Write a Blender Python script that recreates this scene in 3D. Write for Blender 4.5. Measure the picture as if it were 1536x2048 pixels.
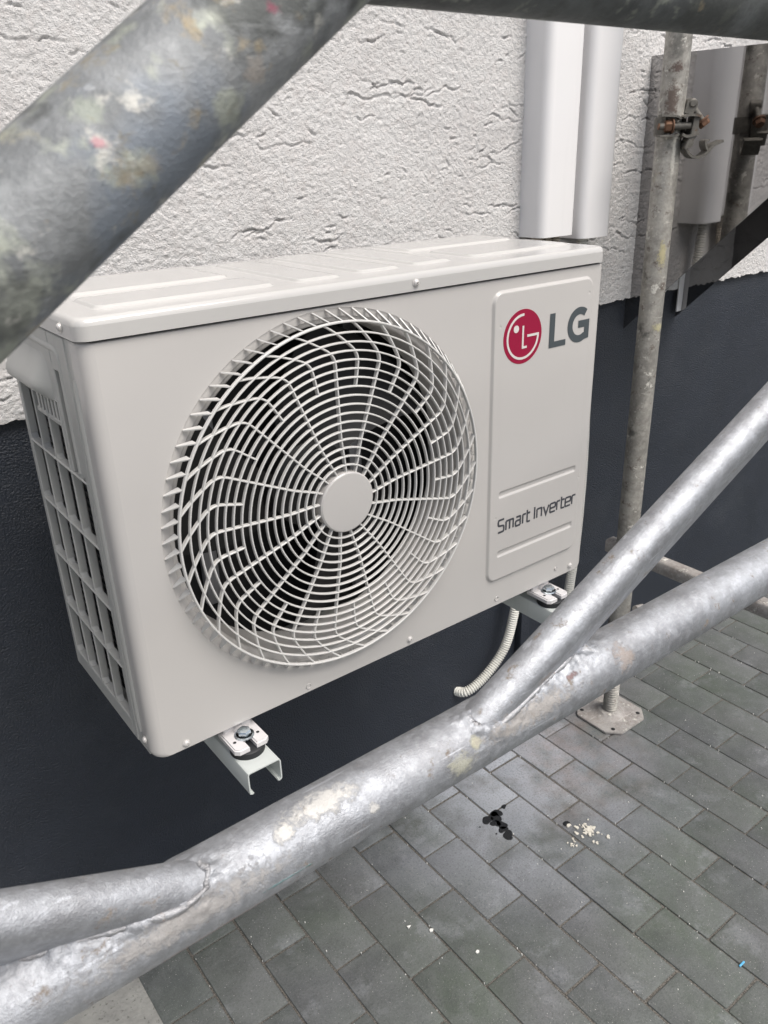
import bpy, bmesh, math, random
import numpy as np
from mathutils import Vector, Matrix
R = math.radians
PI = math.pi
random.seed(7); RNG = np.random.default_rng(11)
for o in list(bpy.data.objects): bpy.data.objects.remove(o)
SC = bpy.context.scene
COL = SC.collection
GZ = 0.75            # the numbers below are measured from the unit's lower front corner; the paving lies GZ below it

# ------------------------------------------------------------------ camera
cd = bpy.data.cameras.new('camera'); cam = bpy.data.objects.new('camera', cd); COL.objects.link(cam)
SC.camera = cam
yaw, pit, rol = 0.6418, -0.4189, -0.0324
f = Vector((math.sin(yaw)*math.cos(pit), math.cos(yaw)*math.cos(pit), math.sin(pit)))
rt = f.cross(Vector((0, 0, 1))).normalized(); up = rt.cross(f)
r2 = math.cos(rol)*rt + math.sin(rol)*up; u2 = -math.sin(rol)*rt + math.cos(rol)*up
m = Matrix((r2, u2, -f)).transposed().to_4x4(); m.translation = Vector((-0.2321, -0.7837, 0.6625+GZ))
cam.matrix_world = m
cd.sensor_fit = 'VERTICAL'; cd.sensor_height = 36.0; cd.lens = 1621.2/2048*36.0
cd.clip_start = 0.02; cd.clip_end = 500
cd.dof.use_dof = True; cd.dof.focus_distance = 1.02; cd.dof.aperture_fstop = 20.0

# ------------------------------------------------------------------ light
SUN_EL, SUN_AZ = R(58), R(164)      # azimuth clockwise from +Y : front right of the wall
w = bpy.data.worlds.new('World'); SC.world = w; w.use_nodes = True
nt = w.node_tree; nt.nodes.clear()
sky = nt.nodes.new('ShaderNodeTexSky'); sky.sky_type = 'NISHITA'; sky.sun_disc = False
sky.sun_elevation = SUN_EL; sky.sun_rotation = SUN_AZ; sky.dust_density = 4.0; sky.air_density = 1.0
hs = nt.nodes.new('ShaderNodeHueSaturation'); hs.inputs['Saturation'].default_value = 0.7
bg = nt.nodes.new('ShaderNodeBackground'); bg.inputs['Strength'].default_value = 0.10
wo = nt.nodes.new('ShaderNodeOutputWorld')
nt.links.new(sky.outputs[0], hs.inputs['Color']); nt.links.new(hs.outputs[0], bg.inputs['Color']); nt.links.new(bg.outputs[0], wo.inputs['Surface'])
sd = bpy.data.lights.new('sun', 'SUN'); sd.energy = 2.3; sd.angle = R(36); sd.color = (1.0, 0.965, 0.91)
sun = bpy.data.objects.new('sun', sd); COL.objects.link(sun)
sdir = Vector((math.sin(SUN_AZ)*math.cos(SUN_EL), math.cos(SUN_AZ)*math.cos(SUN_EL), math.sin(SUN_EL)))
sun.rotation_euler = sdir.to_track_quat('Z', 'Y').to_euler(); sun.location = (3, -4, 6)
vs = SC.view_settings; vs.view_transform = 'Standard'; vs.look = 'None'; vs.gamma = 1.0; vs.use_curve_mapping = False
vs.exposure = 0.62

# ------------------------------------------------------------------ material helpers
class NB:
    def __init__(s, name, **kw):
        s.m = bpy.data.materials.new(name); s.m.use_nodes = True; s.t = s.m.node_tree
        s.p = s.t.nodes['Principled BSDF']; s.tc = s.t.nodes.new('ShaderNodeTexCoord')
        for k, v in kw.items(): s.set(k, v)
    def set(s, k, v):
        i = s.p.inputs[k.replace('_', ' ')]
        if hasattr(v, 'is_linked') or isinstance(v, bpy.types.NodeSocket): s.t.links.new(v, i)
        else: i.default_value = (*v, 1.0) if isinstance(v, tuple) and len(v) == 3 else v
    def n(s, ty, **kw):
        x = s.t.nodes.new(ty)
        for k, v in kw.items(): setattr(x, k, v)
        return x
    def link(s, a, b): s.t.links.new(a, b)
    def coord(s, scale=(1, 1, 1), rot=(0, 0, 0), loc=(0, 0, 0)):
        mp = s.n('ShaderNodeMapping'); s.link(s.tc.outputs['Object'], mp.inputs[0])
        mp.inputs['Scale'].default_value = scale; mp.inputs['Rotation'].default_value = rot; mp.inputs['Location'].default_value = loc
        return mp.outputs[0]
    def noise(s, scale, detail=4, rough=.55, co=None, dist=0.0):
        x = s.n('ShaderNodeTexNoise'); x.inputs['Scale'].default_value = scale; x.inputs['Detail'].default_value = detail
        x.inputs['Roughness'].default_value = rough; x.inputs['Distortion'].default_value = dist
        s.link(co if co else s.tc.outputs['Object'], x.inputs['Vector']); return x.outputs[0]
    def vor(s, scale, co=None, feature='F1', out=0):
        x = s.n('ShaderNodeTexVoronoi'); x.feature = feature; x.inputs['Scale'].default_value = scale
        s.link(co if co else s.tc.outputs['Object'], x.inputs['Vector']); return x.outputs[out]
    def ramp(s, v, a, b, lo=0.0, hi=1.0):
        x = s.n('ShaderNodeMapRange'); x.clamp = True
        x.inputs[1].default_value = a; x.inputs[2].default_value = b; x.inputs[3].default_value = lo; x.inputs[4].default_value = hi
        s.link(v, x.inputs[0]); return x.outputs[0]
    def mix(s, fac, a, b):
        x = s.n('ShaderNodeMix', data_type='RGBA')
        for i, v in ((0, fac), (6, a), (7, b)):
            if isinstance(v, bpy.types.NodeSocket): s.link(v, x.inputs[i])
            elif i == 0: x.inputs[0].default_value = v
            else: x.inputs[i].default_value = (*v, 1)
        return x.outputs[2]
    def math(s, op, a, b=0.0):
        x = s.n('ShaderNodeMath', operation=op)
        for i, v in ((0, a), (1, b)):
            if isinstance(v, bpy.types.NodeSocket): s.link(v, x.inputs[i])
            else: x.inputs[i].default_value = v
        return x.outputs[0]
    def bump(s, h, dist, strength=1.0, prev=None):
        x = s.n('ShaderNodeBump'); x.inputs['Distance'].default_value = dist; x.inputs['Strength'].default_value = strength
        s.link(h, x.inputs['Height'])
        if prev: s.link(prev, x.inputs['Normal'])
        s.link(x.outputs[0], s.p.inputs['Normal']); return x.outputs[0]

def m_paint(name, col, rough=.35, bumpd=.00006, spec=.5, dirt=0.06):
    b = NB(name, Roughness=rough)
    b.p.inputs['Specular IOR Level'].default_value = spec
    n = b.noise(3.5, 3)
    d = tuple(c*(1-dirt) for c in col)
    c_ = b.mix(b.ramp(n, .35, .65), col, d)
    st = b.noise(26, 6, .65, co=b.coord(scale=(1, 1, .10)))
    c_ = b.mix(b.ramp(st, .56, .74, 0, min(.35, dirt*4)), c_, tuple(c*.72 for c in col))
    b.set('Base_Color', c_)
    n2 = b.noise(30, 3); b.set('Roughness', b.ramp(n2, .3, .7, rough-.015, rough+.025))
    p = b.bump(b.noise(5, 2), .0016)
    b.bump(b.noise(900, 2), bumpd, 1, p)
    return b.m

def m_galv(name, base=(.56, .57, .59), dark=(.33, .33, .34), dirt=(.17, .13, .09), dirtiness=.62, splash=.70, rlo=.3, rhi=.52, metal=.9, tints=None, sc=1.0, spots=None, spangle=.35, sop=.85, srel=1.0):
    b = NB(name, Metallic=metal)
    vs0 = b.vor(230*sc, out=1); sp0 = b.n('ShaderNodeSeparateColor'); b.link(vs0, sp0.inputs[0])
    c1 = b.noise(11*sc, 6, .62, dist=.6); c2 = b.noise(60*sc, 5, .6)
    col = b.mix(b.ramp(c1, .38, .66), base, dark)
    col = b.mix(b.ramp(c2, .45, .75, 0, .55), col, tuple(min(1, x*1.45) for x in base))
    col = b.mix(b.math('MULTIPLY', sp0.outputs[0], spangle), col, tuple(x*.55 for x in base))
    scr = b.ramp(b.noise(90*sc, 3, .5, co=b.coord(scale=(.05, 1, 1), rot=(0, .35, .2))), .66, .69, 0, .45)
    col = b.mix(scr, col, tuple(min(1, x*1.6) for x in base))
    if tints:
        for k, (tc, sca, th) in enumerate(tints):
            tn = b.noise(sca, 4, .6, co=b.coord(loc=(3.1*k+1, 2.7*k, 1.3*k)))
            col = b.mix(b.ramp(tn, th, th+.08, 0, .8), col, tc)
    dn = b.noise(38*sc, 7, .7, co=b.coord(loc=(5, 2, 9)))
    dm = b.ramp(dn, dirtiness, dirtiness+.09, 0, .85)
    col = b.mix(dm, col, dirt)
    sn = b.noise(26*sc, 8, .72, co=b.coord(loc=(1, 12, 4)))
    sm = b.ramp(sn, splash, splash+.03)
    col = b.mix(sm, col, (.62, .60, .55))
    for pos_, rad_, col_ in (spots or []):
        v1 = b.n('ShaderNodeVectorMath', operation='SUBTRACT'); b.link(b.tc.outputs['Object'], v1.inputs[0]); v1.inputs[1].default_value = pos_
        v2 = b.n('ShaderNodeVectorMath', operation='DIVIDE'); b.link(v1.outputs[0], v2.inputs[0]); v2.inputs[1].default_value = rad_
        v3 = b.n('ShaderNodeVectorMath', operation='LENGTH'); b.link(v2.outputs[0], v3.inputs[0])
        e_ = b.math('ADD', v3.outputs['Value'], b.math('MULTIPLY', b.math('SUBTRACT', b.noise(170, 7, .75), .5), 3.6))
        mk_ = b.ramp(e_, .55, 1.15, sop, 0); col = b.mix(mk_, col, col_); sm = b.math('MAXIMUM', sm, b.math('MULTIPLY', mk_, srel))
    b.set('Base_Color', col)
    b.set('Metallic', b.ramp(b.math('MAXIMUM', dm, sm), 0, 1, metal, .0))
    rn = b.noise(45*sc, 5, .6); r0 = b.ramp(rn, .3, .7, rlo, rhi)
    b.set('Roughness', b.math('ADD', r0, b.math('MULTIPLY', b.math('MAXIMUM', dm, sm), .3)))
    p = b.bump(b.noise(9*sc, 2, .5), .0009)
    p = b.bump(b.noise(420*sc, 5, .7), .0006, 1, p)
    p = b.bump(sm, .0006, 1, p)
    b.bump(b.noise(160*sc, 5, .75, co=b.coord(scale=(.12, 1, 1))), .0003, 1, p)
    return b.m

def m_plain(name, col, rough=.5, metal=0.0, bumps=None):
    b = NB(name, Base_Color=col, Roughness=rough, Metallic=metal)
    if bumps: b.bump(b.noise(bumps[0], 4), bumps[1])
    return b.m

def m_render(name):
    b = NB(name, Roughness=.92)
    b.p.inputs['Specular IOR Level'].default_value = .2
    n = b.noise(6, 5, .6); n2 = b.noise(60, 5)
    c = b.mix(b.ramp(n, .35, .68), (.66, .65, .64), (.60, .585, .575))
    c = b.mix(b.ramp(n2, .5, .75, 0, .35), c, (.57, .52, .50))
    b.set('Base_Color', c)
    p = b.bump(b.noise(250, 6, .7), .0036)
    b.bump(b.vor(420), .0007, 1, p)
    return b.m

def m_plinth(name):
    b = NB(name, Roughness=.42)
    n = b.noise(7, 4, .6); n2 = b.noise(900, 2)
    c = b.mix(b.ramp(n, .35, .7), (.010, .0145, .024), (.0145, .020, .032))
    c = b.mix(b.ramp(b.noise(120, 6, .7), .69, .75, 0, .5), c, (.12, .12, .12)); c = b.mix(b.ramp(b.noise(3.5, 6, .7, co=b.coord(loc=(2, 2, 5))), .52, .72, 0, .5), c, (.040, .046, .056))
    b.set('Base_Color', c)
    b.set('Roughness', b.ramp(n, .3, .7, .40, .55))
    b.p.inputs['Specular IOR Level'].default_value = .6
    b.bump(b.noise(290, 3, .55), .0042, 1.0)
    return b.m

def m_paver(name):
    b = NB(name)
    g = b.n('ShaderNodeNewGeometry'); rnd = g.outputs['Random Per Island']
    big = b.noise(3.2, 5, .6); mid = b.noise(26, 6, .65); fine = b.noise(240, 4, .7)
    base = b.mix(rnd, (.078, .083, .088), (.118, .122, .124))
    base = b.mix(b.ramp(big, .4, .66, 0, .75), base, (.078, .098, .072))
    base = b.mix(b.ramp(mid, .42, .75, 0, .5), base, (.17, .173, .178)); base = b.mix(b.ramp(b.noise(17, 6, .65, co=b.coord(loc=(6, 3, 1))), .50, .68, 0, .45), base, (.062, .068, .064))
    base = b.mix(b.ramp(b.noise(9, 7, .68, co=b.coord(loc=(2, 7, 0))), .55, .68, 0, .4), base, (.28, .29, .31))
    # pinkish dust by the base plate
    mp = b.n('ShaderNodeVectorMath', operation='DISTANCE'); b.link(b.tc.outputs['Object'], mp.inputs[0]); mp.inputs[1].default_value = (1.07, .27, 0)
    dd = b.ramp(mp.outputs['Value'], .05, .27, 1, 0)
    base = b.mix(b.math('MULTIPLY', dd, b.ramp(b.noise(14, 6, .7), .38, .62, 0, .6)), base, (.31, .22, .19))
    mp2 = b.n('ShaderNodeVectorMath', operation='DISTANCE'); b.link(b.tc.outputs['Object'], mp2.inputs[0]); mp2.inputs[1].default_value = (.92, .33, 0)
    dd2 = b.ramp(mp2.outputs['Value'], .05, .50, 1, 0)
    base = b.mix(b.math('MULTIPLY', dd2, b.ramp(b.noise(7, 5, .6, co=b.coord(loc=(4, 4, 4))), .32, .56, 0, .85)), base, (.34, .36, .40))
    sp = b.ramp(b.noise(330, 2, .5, co=b.coord(loc=(3, 3, 3))), .70, .74)
    base = b.mix(sp, base, (.45, .44, .42))
    sp2 = b.ramp(b.noise(46, 8, .8, co=b.coord(loc=(8, 1, 3))), .70, .73, 0, .85)
    base = b.mix(sp2, base, (.52, .51, .48))
    base = b.mix(b.ramp(fine, .50, .70, 0, .6), base, (.050, .053, .053)); base = b.mix(b.ramp(b.noise(700, 2, .5), .62, .70, 0, .5), base, (.26, .26, .25))
    b.set('Base_Color', base)
    b.set('Roughness', b.ramp(mid, .3, .7, .62, .85))
    p = b.bump(fine, .0011)
    b.bump(mid, .0012, 1, p)
    return b.m

M = {}
M['unit'] = m_paint('warm_grey_lacquer', (.510, .492, .474), .24, dirt=.015)
M['unit_side'] = m_paint('grey_plastic', (.43, .43, .41), .42)
M['grille'] = m_paint('grille_plastic', (.62, .61, .59), .32, dirt=.02)
M['lid'] = m_paint('lid_lacquer', (.50, .49, .475), .10, spec=.7, dirt=.02)
M['dark'] = m_plain('dark_interior', (.012, .012, .013), .6)
M['coil'] = m_plain('coil_fins', (.008, .009, .010), .5, .2)
M['blade'] = m_plain('fan_blade_plastic', (.009, .009, .010), .5)
M['motor'] = m_plain('motor_bracket_metal', (.30, .30, .31), .5, .5, (60, .0005))
M['rubber'] = m_plain('black_rubber', (.012, .013, .016), .55)
M['bracket'] = m_paint('bracket_paint', (.60, .63, .61), .3)
M['foot'] = m_paint('foot_paint', (.66, .64, .64), .35, dirt=.02)
M['zinc'] = m_plain('zinc_bolt', (.62, .68, .72), .25, 1.0, (200, .0003))
M['screw'] = m_plain('painted_screw', (.62, .60, .58), .35, .2)
M['magenta'] = m_plain('magenta_print', (.29, .001, .036), .42)
M['white_print'] = m_plain('pale_print', (.66, .63, .60), .4)
M['letter'] = m_plain('dark_grey_print', (.062, .075, .083), .45)
M['text'] = m_plain('charcoal_print', (.055, .058, .068), .45)
M['trunk'] = m_paint('white_plastic_cover', (.76, .75, .75), .3, dirt=.03)
M['hose'] = m_paint('cream_hose_plastic', (.72, .71, .66), .42)
M['conduit'] = m_paint('beige_conduit', (.50, .45, .38), .5)
M['render'] = m_render('scraped_white_render')
M['plinth'] = m_plain('x', (.04, .04, .05)); M['plinth'] = m_plinth('slate_plinth_paint')
M['paver'] = m_paver('concrete_paver')
M['galv'] = m_galv('galvanised_tube', base=(.45, .465, .495), dark=(.31, .315, .33), splash=.69, dirtiness=.60, rlo=.38, rhi=.58, metal=.82, sc=1.8, spots=[
    ((-.232, -.008, .0230), (.026, .010, .006), (.62, .60, .56)), ((-.262, -.012, .021), (.006, .01, .004), (.62, .60, .56)), ((-.124, -.021, .004), (.012, .02, .008), (.44, .43, .33)),
    ((-.108, -.019, .013), (.005, .01, .005), (.50, .48, .32)), ((0.0, -.016, .0190), (.006, .008, .0016), (.13, .035, .02)), ((-.030, -.022, .030), (.012, .02, .006), (.27, .21, .17)),
    ((-.268, -.024, -.002), (.020, .01, .0010), (.10, .24, .24)), ((-.31, -.022, -.014), (.05, .02, .003), (.30, .20, .17)), ((-.20, -.022, .010), (.004, .01, .003), (.62, .60, .56)), ((.06, -.022, .012), (.010, .02, .010), (.33, .27, .23)), ((-.055, -.024, .012), (.050, .03, .008), (.34, .31, .28)), ((-.33, -.024, .009), (.060, .03, .008), (.34, .32, .30))], sop=.7, srel=.7)
DT = [((.22, .25, .29), 10, .50), ((.40, .42, .36), 34, .55), ((.09, .095, .09), 20, .53), ((.36, .30, .20), 42, .61), ((.52, .51, .47), 60, .60), ((.45, .05, .10), 30, .77)]
M['galv_dull'] = m_galv('dirty_painted_tube', base=(.34, .35, .355), dark=(.11, .12, .125), dirt=(.24, .21, .15), dirtiness=.60, splash=.76, rlo=.5, rhi=.75, metal=.45, tints=DT, sc=1.0,
    spots=[((.037, -.022, .015), (.005, .02, .005), (.42, .35, .28)), ((-.021, -.023, -.006), (.003, .02, .002), (.50, .04, .12)), ((-.022, -.023, .004), (.006, .02, .004), (.42, .46, .36)), ((.044, -.015, .034), (.003, .02, .002), (.5, .05, .14)), ((-.044, -.022, -.003), (.006, .02, .003), (.5, .47, .33)), ((-.006, -.022, -.0128), (.006, .02, .003), (.36, .31, .24))], sop=.38, srel=.2)
M['galv_dark'] = m_galv('dirty_dark_tube', base=(.17, .18, .18), dark=(.075, .08, .08), dirt=(.10, .14, .09), dirtiness=.62, splash=.76, rlo=.5, rhi=.75, metal=.45, tints=DT[1:4], sc=.8)
M['galv_old'] = m_galv('weathered_standard', base=(.47, .45, .41), dark=(.23, .22, .20), dirt=(.10, .07, .055), dirtiness=.575, splash=.60, rlo=.5, rhi=.72, metal=.55, sc=1.1,
                       tints=[((.46, .41, .26), 14, .68), ((.12, .12, .11), 18, .60)],
    spots=[((-.0187, -.0166, 1.2514), (.012, .012, .010), (.09, .055, .045)), ((-.021, -.0134, 1.195), (.012, .012, .032), (.11, .075, .06)), ((-.0115, -.0222, .907), (.008, .01, .026), (.50, .45, .26)), ((0, -.025, .756), (.016, .012, .008), (.50, .46, .28)), ((-.010, -.022, 1.10), (.004, .01, .05), (.60, .58, .52))])
M['plate'] = m_galv('mortar_stained_plate', base=(.42, .40, .38), dark=(.30, .27, .25), dirt=(.22, .13, .09), dirtiness=.62, splash=.58, rlo=.6, rhi=.8, metal=.3, sc=1.6)
M['clamp'] = m_galv('forged_coupler', base=(.19, .18, .16), dark=(.10, .095, .085), dirt=(.14, .075, .04), dirtiness=.6, splash=.72, rlo=.5, rhi=.7, metal=.6, sc=2)
M['rust'] = m_galv('rusty_bolt', base=(.18, .095, .055), dark=(.09, .045, .03), dirt=(.07, .035, .02), dirtiness=.6, splash=.8, rlo=.6, rhi=.8, metal=.3, sc=3)
M['weld'] = m_galv('weld_metal', base=(.46, .465, .48), dark=(.26, .25, .25), dirt=(.22, .14, .09), dirtiness=.60, splash=.68, rlo=.32, rhi=.6, sc=2)
bm_ = NB('polished_steel', Base_Color=(.37, .365, .365), Metallic=1.0, Roughness=.07)
bm_.set('Roughness', bm_.ramp(bm_.noise(8, 4), .3, .7, .025, .07)); bm_.bump(bm_.noise(2.2, 2), .004)
M['mirror'] = bm_.m
b_ = NB('joint_sand'); cc = b_.mix(b_.ramp(b_.noise(300, 5, .7), .4, .65), (.050, .046, .040), (.20, .185, .165)); b_.set('Base_Color', cc); b_.set('Roughness', .95); b_.bump(b_.noise(500, 4), .002)
M['sand'] = b_.m
b_ = NB('concrete_slab'); cc = b_.mix(b_.ramp(b_.noise(18, 7, .7), .35, .7), (.33, .33, .31), (.22, .22, .21)); cc = b_.mix(b_.ramp(b_.noise(140, 5), .6, .72), cc, (.10, .10, .09)); b_.set('Base_Color', cc); b_.set('Roughness', .9); b_.bump(b_.noise(160, 5), .0015)
M['concrete'] = b_.m
b_ = NB('far_ground'); br = b_.n('ShaderNodeTexBrick'); b_.link(b_.tc.outputs['Object'], br.inputs[0]); br.inputs['Scale'].default_value = 1; br.inputs['Brick Width'].default_value = .2; br.inputs['Row Height'].default_value = .1
br.inputs['Mortar Size'].default_value = .003; br.inputs[1].default_value = (.10, .10, .098, 1); br.inputs[2].default_value = (.13, .13, .125, 1); br.inputs[3].default_value = (.03, .03, .03, 1)
b_.set('Base_Color', br.outputs[0]); b_.set('Roughness', .85); M['far'] = b_.m
M['oil'] = m_plain('oil_drip', (.009, .010, .012), .5, 0, (300, .001))
M['mortar'] = m_plain('dried_mortar', (.60, .57, .50), .9, 0, (200, .002))
M['chip'] = m_plain('white_chip', (.75, .74, .70), .8)
M['blue'] = m_plain('blue_plastic', (.10, .38, .62), .4)

# ------------------------------------------------------------------ object helpers
def thing(name, label, cat, loc, group=None):
    o = bpy.data.objects.new(name, None); COL.objects.link(o); o.empty_display_size = .05
    o.location = (loc[0], loc[1], loc[2]+GZ); o['label'] = label; o['category'] = cat
    if group: o['group'] = group
    o['_o'] = list(loc)
    return o
def org(p):
    while p is not None and p.parent is not None: p = p.parent
    return Vector(p['_o']) if p is not None else Vector((0, 0, 0))
def mesh(name, V, F, mat, parent=None, smooth=True, loc=None, angle=None):
    o0 = org(parent) if parent is not None else Vector(loc if loc else (0, 0, 0))
    me = bpy.data.meshes.new(name)
    V = np.asarray(V, float).reshape(-1, 3) - np.array(o0)
    me.from_pydata(V.tolist(), [], [list(map(int, x)) for x in F]) if not isinstance(F, np.ndarray) else fast(me, V, F)
    me.materials.append(mat)
    if smooth: me.polygons.foreach_set('use_smooth', [True]*len(me.polygons))
    me.update()
    if smooth: me.set_sharp_from_angle(angle=R(angle if angle else 38))
    o = bpy.data.objects.new(name, me); COL.objects.link(o)
    if parent is not None: o.parent = parent
    else: o.location = (o0[0], o0[1], o0[2]+GZ); o['_o'] = list(o0)
    return o
def fast(me, V, F):
    n, k = F.shape
    me.vertices.add(len(V)); me.vertices.foreach_set('co', V.ravel().astype(np.float32))
    me.loops.add(n*k); me.loops.foreach_set('vertex_index', F.ravel().astype(np.int32))
    me.polygons.add(n); me.polygons.foreach_set('loop_start', np.arange(0, n*k, k, dtype=np.int32))
    me.update(calc_edges=True); me.validate()
def tag(o, label, cat, group=None):
    o['label'] = label; o['category'] = cat
    if group: o['group'] = group
    return o
class G:                                   # collects shapes of ONE part
    def __init__(s): s.V = []; s.F = []
    def add(s, V, F):
        k = len(s.V); s.V += [tuple(v) for v in V]; s.F += [tuple(i+k for i in f) for f in F]; return s
    def box(s, a, b, bev=0.0, seg=2, mat=None):
        bm = bmesh.new(); bmesh.ops.create_cube(bm, size=1)
        for v in bm.verts: v.co = Vector(((a[i]+b[i])/2 + v.co[i]*(b[i]-a[i]) for i in range(3)))
        if bev: bmesh.ops.bevel(bm, geom=bm.edges[:]+bm.verts[:], offset=bev, segments=seg, affect='EDGES', profile=.5, clamp_overlap=True)
        return s.bm(bm, mat)
    def bm(s, bm, mat=None):
        bm.verts.index_update()
        V = [(mat @ v.co) if mat else v.co for v in bm.verts]; F = [[v.index for v in f.verts] for f in bm.faces]
        s.add([tuple(v) for v in V], F); bm.free(); return s
    def tube(s, pts, r, n=24, caps=True, up=None, prof=None, closed=False):
        """sweep a circle (or prof: list of (a,b) in units of the radius) along pts"""
        P = [Vector(p) for p in pts]; N = len(P); rr = [float(q_) for q_ in r] if hasattr(r, '__len__') else [float(r)]*N
        pr = prof if prof else [(math.cos(2*PI*k/n), math.sin(2*PI*k/n)) for k in range(n)]; n = len(pr)
        t0 = (P[1]-P[0]).normalized(); u = Vector(up) if up else (Vector((0, 0, 1)) if abs(t0.z) < .9 else Vector((1, 0, 0)))
        V = []; F = []
        for i in range(N):
            t = (P[(i+1) % N]-P[i-1]).normalized() if (closed or 0 < i < N-1) else ((P[1]-P[0]) if i == 0 else (P[-1]-P[-2])).normalized()
            a = (u - t*u.dot(t)).normalized(); u = a if not up else u
            b = t.cross(a)
            V += [tuple(P[i] + rr[i]*(x*b + y*a)) for x, y in pr]
        for i in range(N if closed else N-1):
            j = (i+1) % N
            for k in range(n): F.append((i*n+k, i*n+(k+1) % n, j*n+(k+1) % n, j*n+k))
        if caps and not closed: F += [tuple(range(n))[::-1], tuple((N-1)*n+k for k in range(n))]
        return s.add(V, F)
    def lathe(s, prof, c, axis='y', n=48, close=False):
        V = []; F = []; m_ = len(prof)
        for k in range(n):
            a = 2*PI*k/n; ca, sa = math.cos(a), math.sin(a)
            for r_, h in prof:
                if axis == 'y': V.append((c[0]+r_*ca, c[1]+h, c[2]+r_*sa))
                elif axis == 'z': V.append((c[0]+r_*ca, c[1]+r_*sa, c[2]+h))
                else: V.append((c[0]+h, c[1]+r_*ca, c[2]+r_*sa))
        for k in range(n):
            j = (k+1) % n
            for i in range(m_-1 if not close else m_):
                i2 = (i+1) % m_
                F.append((k*m_+i, j*m_+i, j*m_+i2, k*m_+i2))
        return s.add(V, F)
    def hexa(s, c, axis, r_, h):
        """hexagonal nut or bolt head with chamfered rim, axis is a unit vector"""
        ax = Vector(axis).normalized(); c = Vector(c)
        q_ = ax.to_track_quat('Z', 'Y')
        V = []; 
        for (rr, hh) in ((1, 0), (1, .72), (.86, 1.0)):
            for k in range(6): a = PI/3*k+.3; V.append(tuple(c + q_ @ Vector((r_*rr*math.cos(a), r_*rr*math.sin(a), h*hh))))
        F = [tuple(range(6))[::-1], tuple(range(12, 18))]
        for L in (0, 6):
            for k in range(6): F.append((L+k, L+(k+1) % 6, L+6+(k+1) % 6, L+6+k))
        return s.add(V, F)
    def ob(s, name, mat, parent=None, smooth=True, loc=None, angle=None): return mesh(name, s.V, s.F, mat, parent, smooth, loc, angle)
def grid_faces(nx, nz, flip=False):
    i, j = np.meshgrid(np.arange(nx-1), np.arange(nz-1), indexing='ij'); a = (i*nz+j).ravel()
    F = np.stack([a, a+nz, a+nz+1, a+1], 1)
    return F[:, ::-1].copy() if flip else F
def fbm(nx, nz, cell, oct=3, seed=0):
    g = np.random.default_rng(seed); out = np.zeros((nx, nz)); amp = 1.0
    for o in range(oct):
        c = max(1.2, cell/(2**o)); gx, gz = int(nx/c)+3, int(nz/c)+3; a = g.standard_normal((gx, gz))
        x = np.arange(nx)/c; z = np.arange(nz)/c; xi = x.astype(int); zi = z.astype(int); fx = x-xi; fz = z-zi
        fx = fx*fx*(3-2*fx); fz = fz*fz*(3-2*fz)
        A = a[xi][:, zi]; B = a[xi+1][:, zi]; C_ = a[xi][:, zi+1]; D = a[xi+1][:, zi+1]
        out += amp*((A*(1-fx)[:, None]+B*fx[:, None])*(1-fz)+(C_*(1-fx)[:, None]+D*fx[:, None])*fz); amp *= .5
    return out

# ================================================================== SETTING: ground
YW = 0.458; ZG = -0.75; ZB = 0.320
def KX(x): return 1.0725*x+.0168
def KY(y): return 1.0725*y+.0568
def KZ(z): return 1.0725*z-.0480
def K3(P): return [(KX(a), KY(b), KZ(c)) for a, b, c in P]
g = G(); g.add([(-40, -40, 0), (40, -40, 0), (40, .6, 0), (-40, .6, 0)], [(0, 1, 2, 3)])
g.V = [(x, y, ZG-.022) for x, y, z in g.V]; o = g.ob('ground', M['far'], None, False, (0, 0, ZG)); o['kind'] = 'structure'
g = G().add([(.0, -2.4, ZG-.0032), (4.0, -2.4, ZG-.0032), (4.0, YW+.01, ZG-.0032), (.0, YW+.01, ZG-.0032)], [(0, 1, 2, 3)])
o = g.ob('joint_sand', M['sand'], None, False, (0, 0, ZG)); o['kind'] = 'structure'
g = G(); rs = random.Random(5)
for k in range(-4, 36):
    x0 = .4+.1*k; x1 = x0+.1
    if x0 < 0.0: x0 = .014
    if x1 < .03: continue
    y = (.0277 if k % 2 == 0 else -.0717) - 2.4
    while y < YW:
        a, b = y, min(y+.2, YW+.004); y += .2
        if b-a < .02: continue
        gp = .0016+rs.random()*.0007; e = .0028; dz = rs.uniform(-.0009, .0009); tx, ty = rs.uniform(-.012, .012), rs.uniform(-.006, .006)
        jx, jy = rs.uniform(-.0007, .0007), rs.uniform(-.0009, .0009)
        X0, X1, Y0, Y1 = x0+gp+jx, x1-gp+jx, a+gp+jy, b-gp+jy
        V = []
        for (ins, z) in ((0, -.012), (0, -e*.9), (e*.35, -e*.3), (e, 0)):
            c_ = .002
            xa, xb, ya, yb = X0+ins, X1-ins, Y0+ins, Y1-ins
            for px, py in ((xa+c_, ya), (xb-c_, ya), (xb, ya+c_), (xb, yb-c_), (xb-c_, yb), (xa+c_, yb), (xa, yb-c_), (xa, ya+c_)):
                V.append((px, py, ZG+z+dz+tx*(px-(X0+X1)/2)+ty*(py-(Y0+Y1)/2)))
        F = [tuple(24+i for i in range(8))]
        for L in (0, 8, 16):
            for i in range(8): F.append((L+i, L+(i+1) % 8, L+8+(i+1) % 8, L+8+i))
        g.add(V, F)
o = g.ob('paving', M['paver'], None, True, (0, 0, ZG), 25); o['kind'] = 'structure'
g = G().box((-3.0, -2.4, ZG-.014), (.004, YW+.006, ZG-.002), .003)
o = g.ob('concrete_path', M['concrete'], None, True, (0, 0, ZG)); o['kind'] = 'structure'

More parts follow.
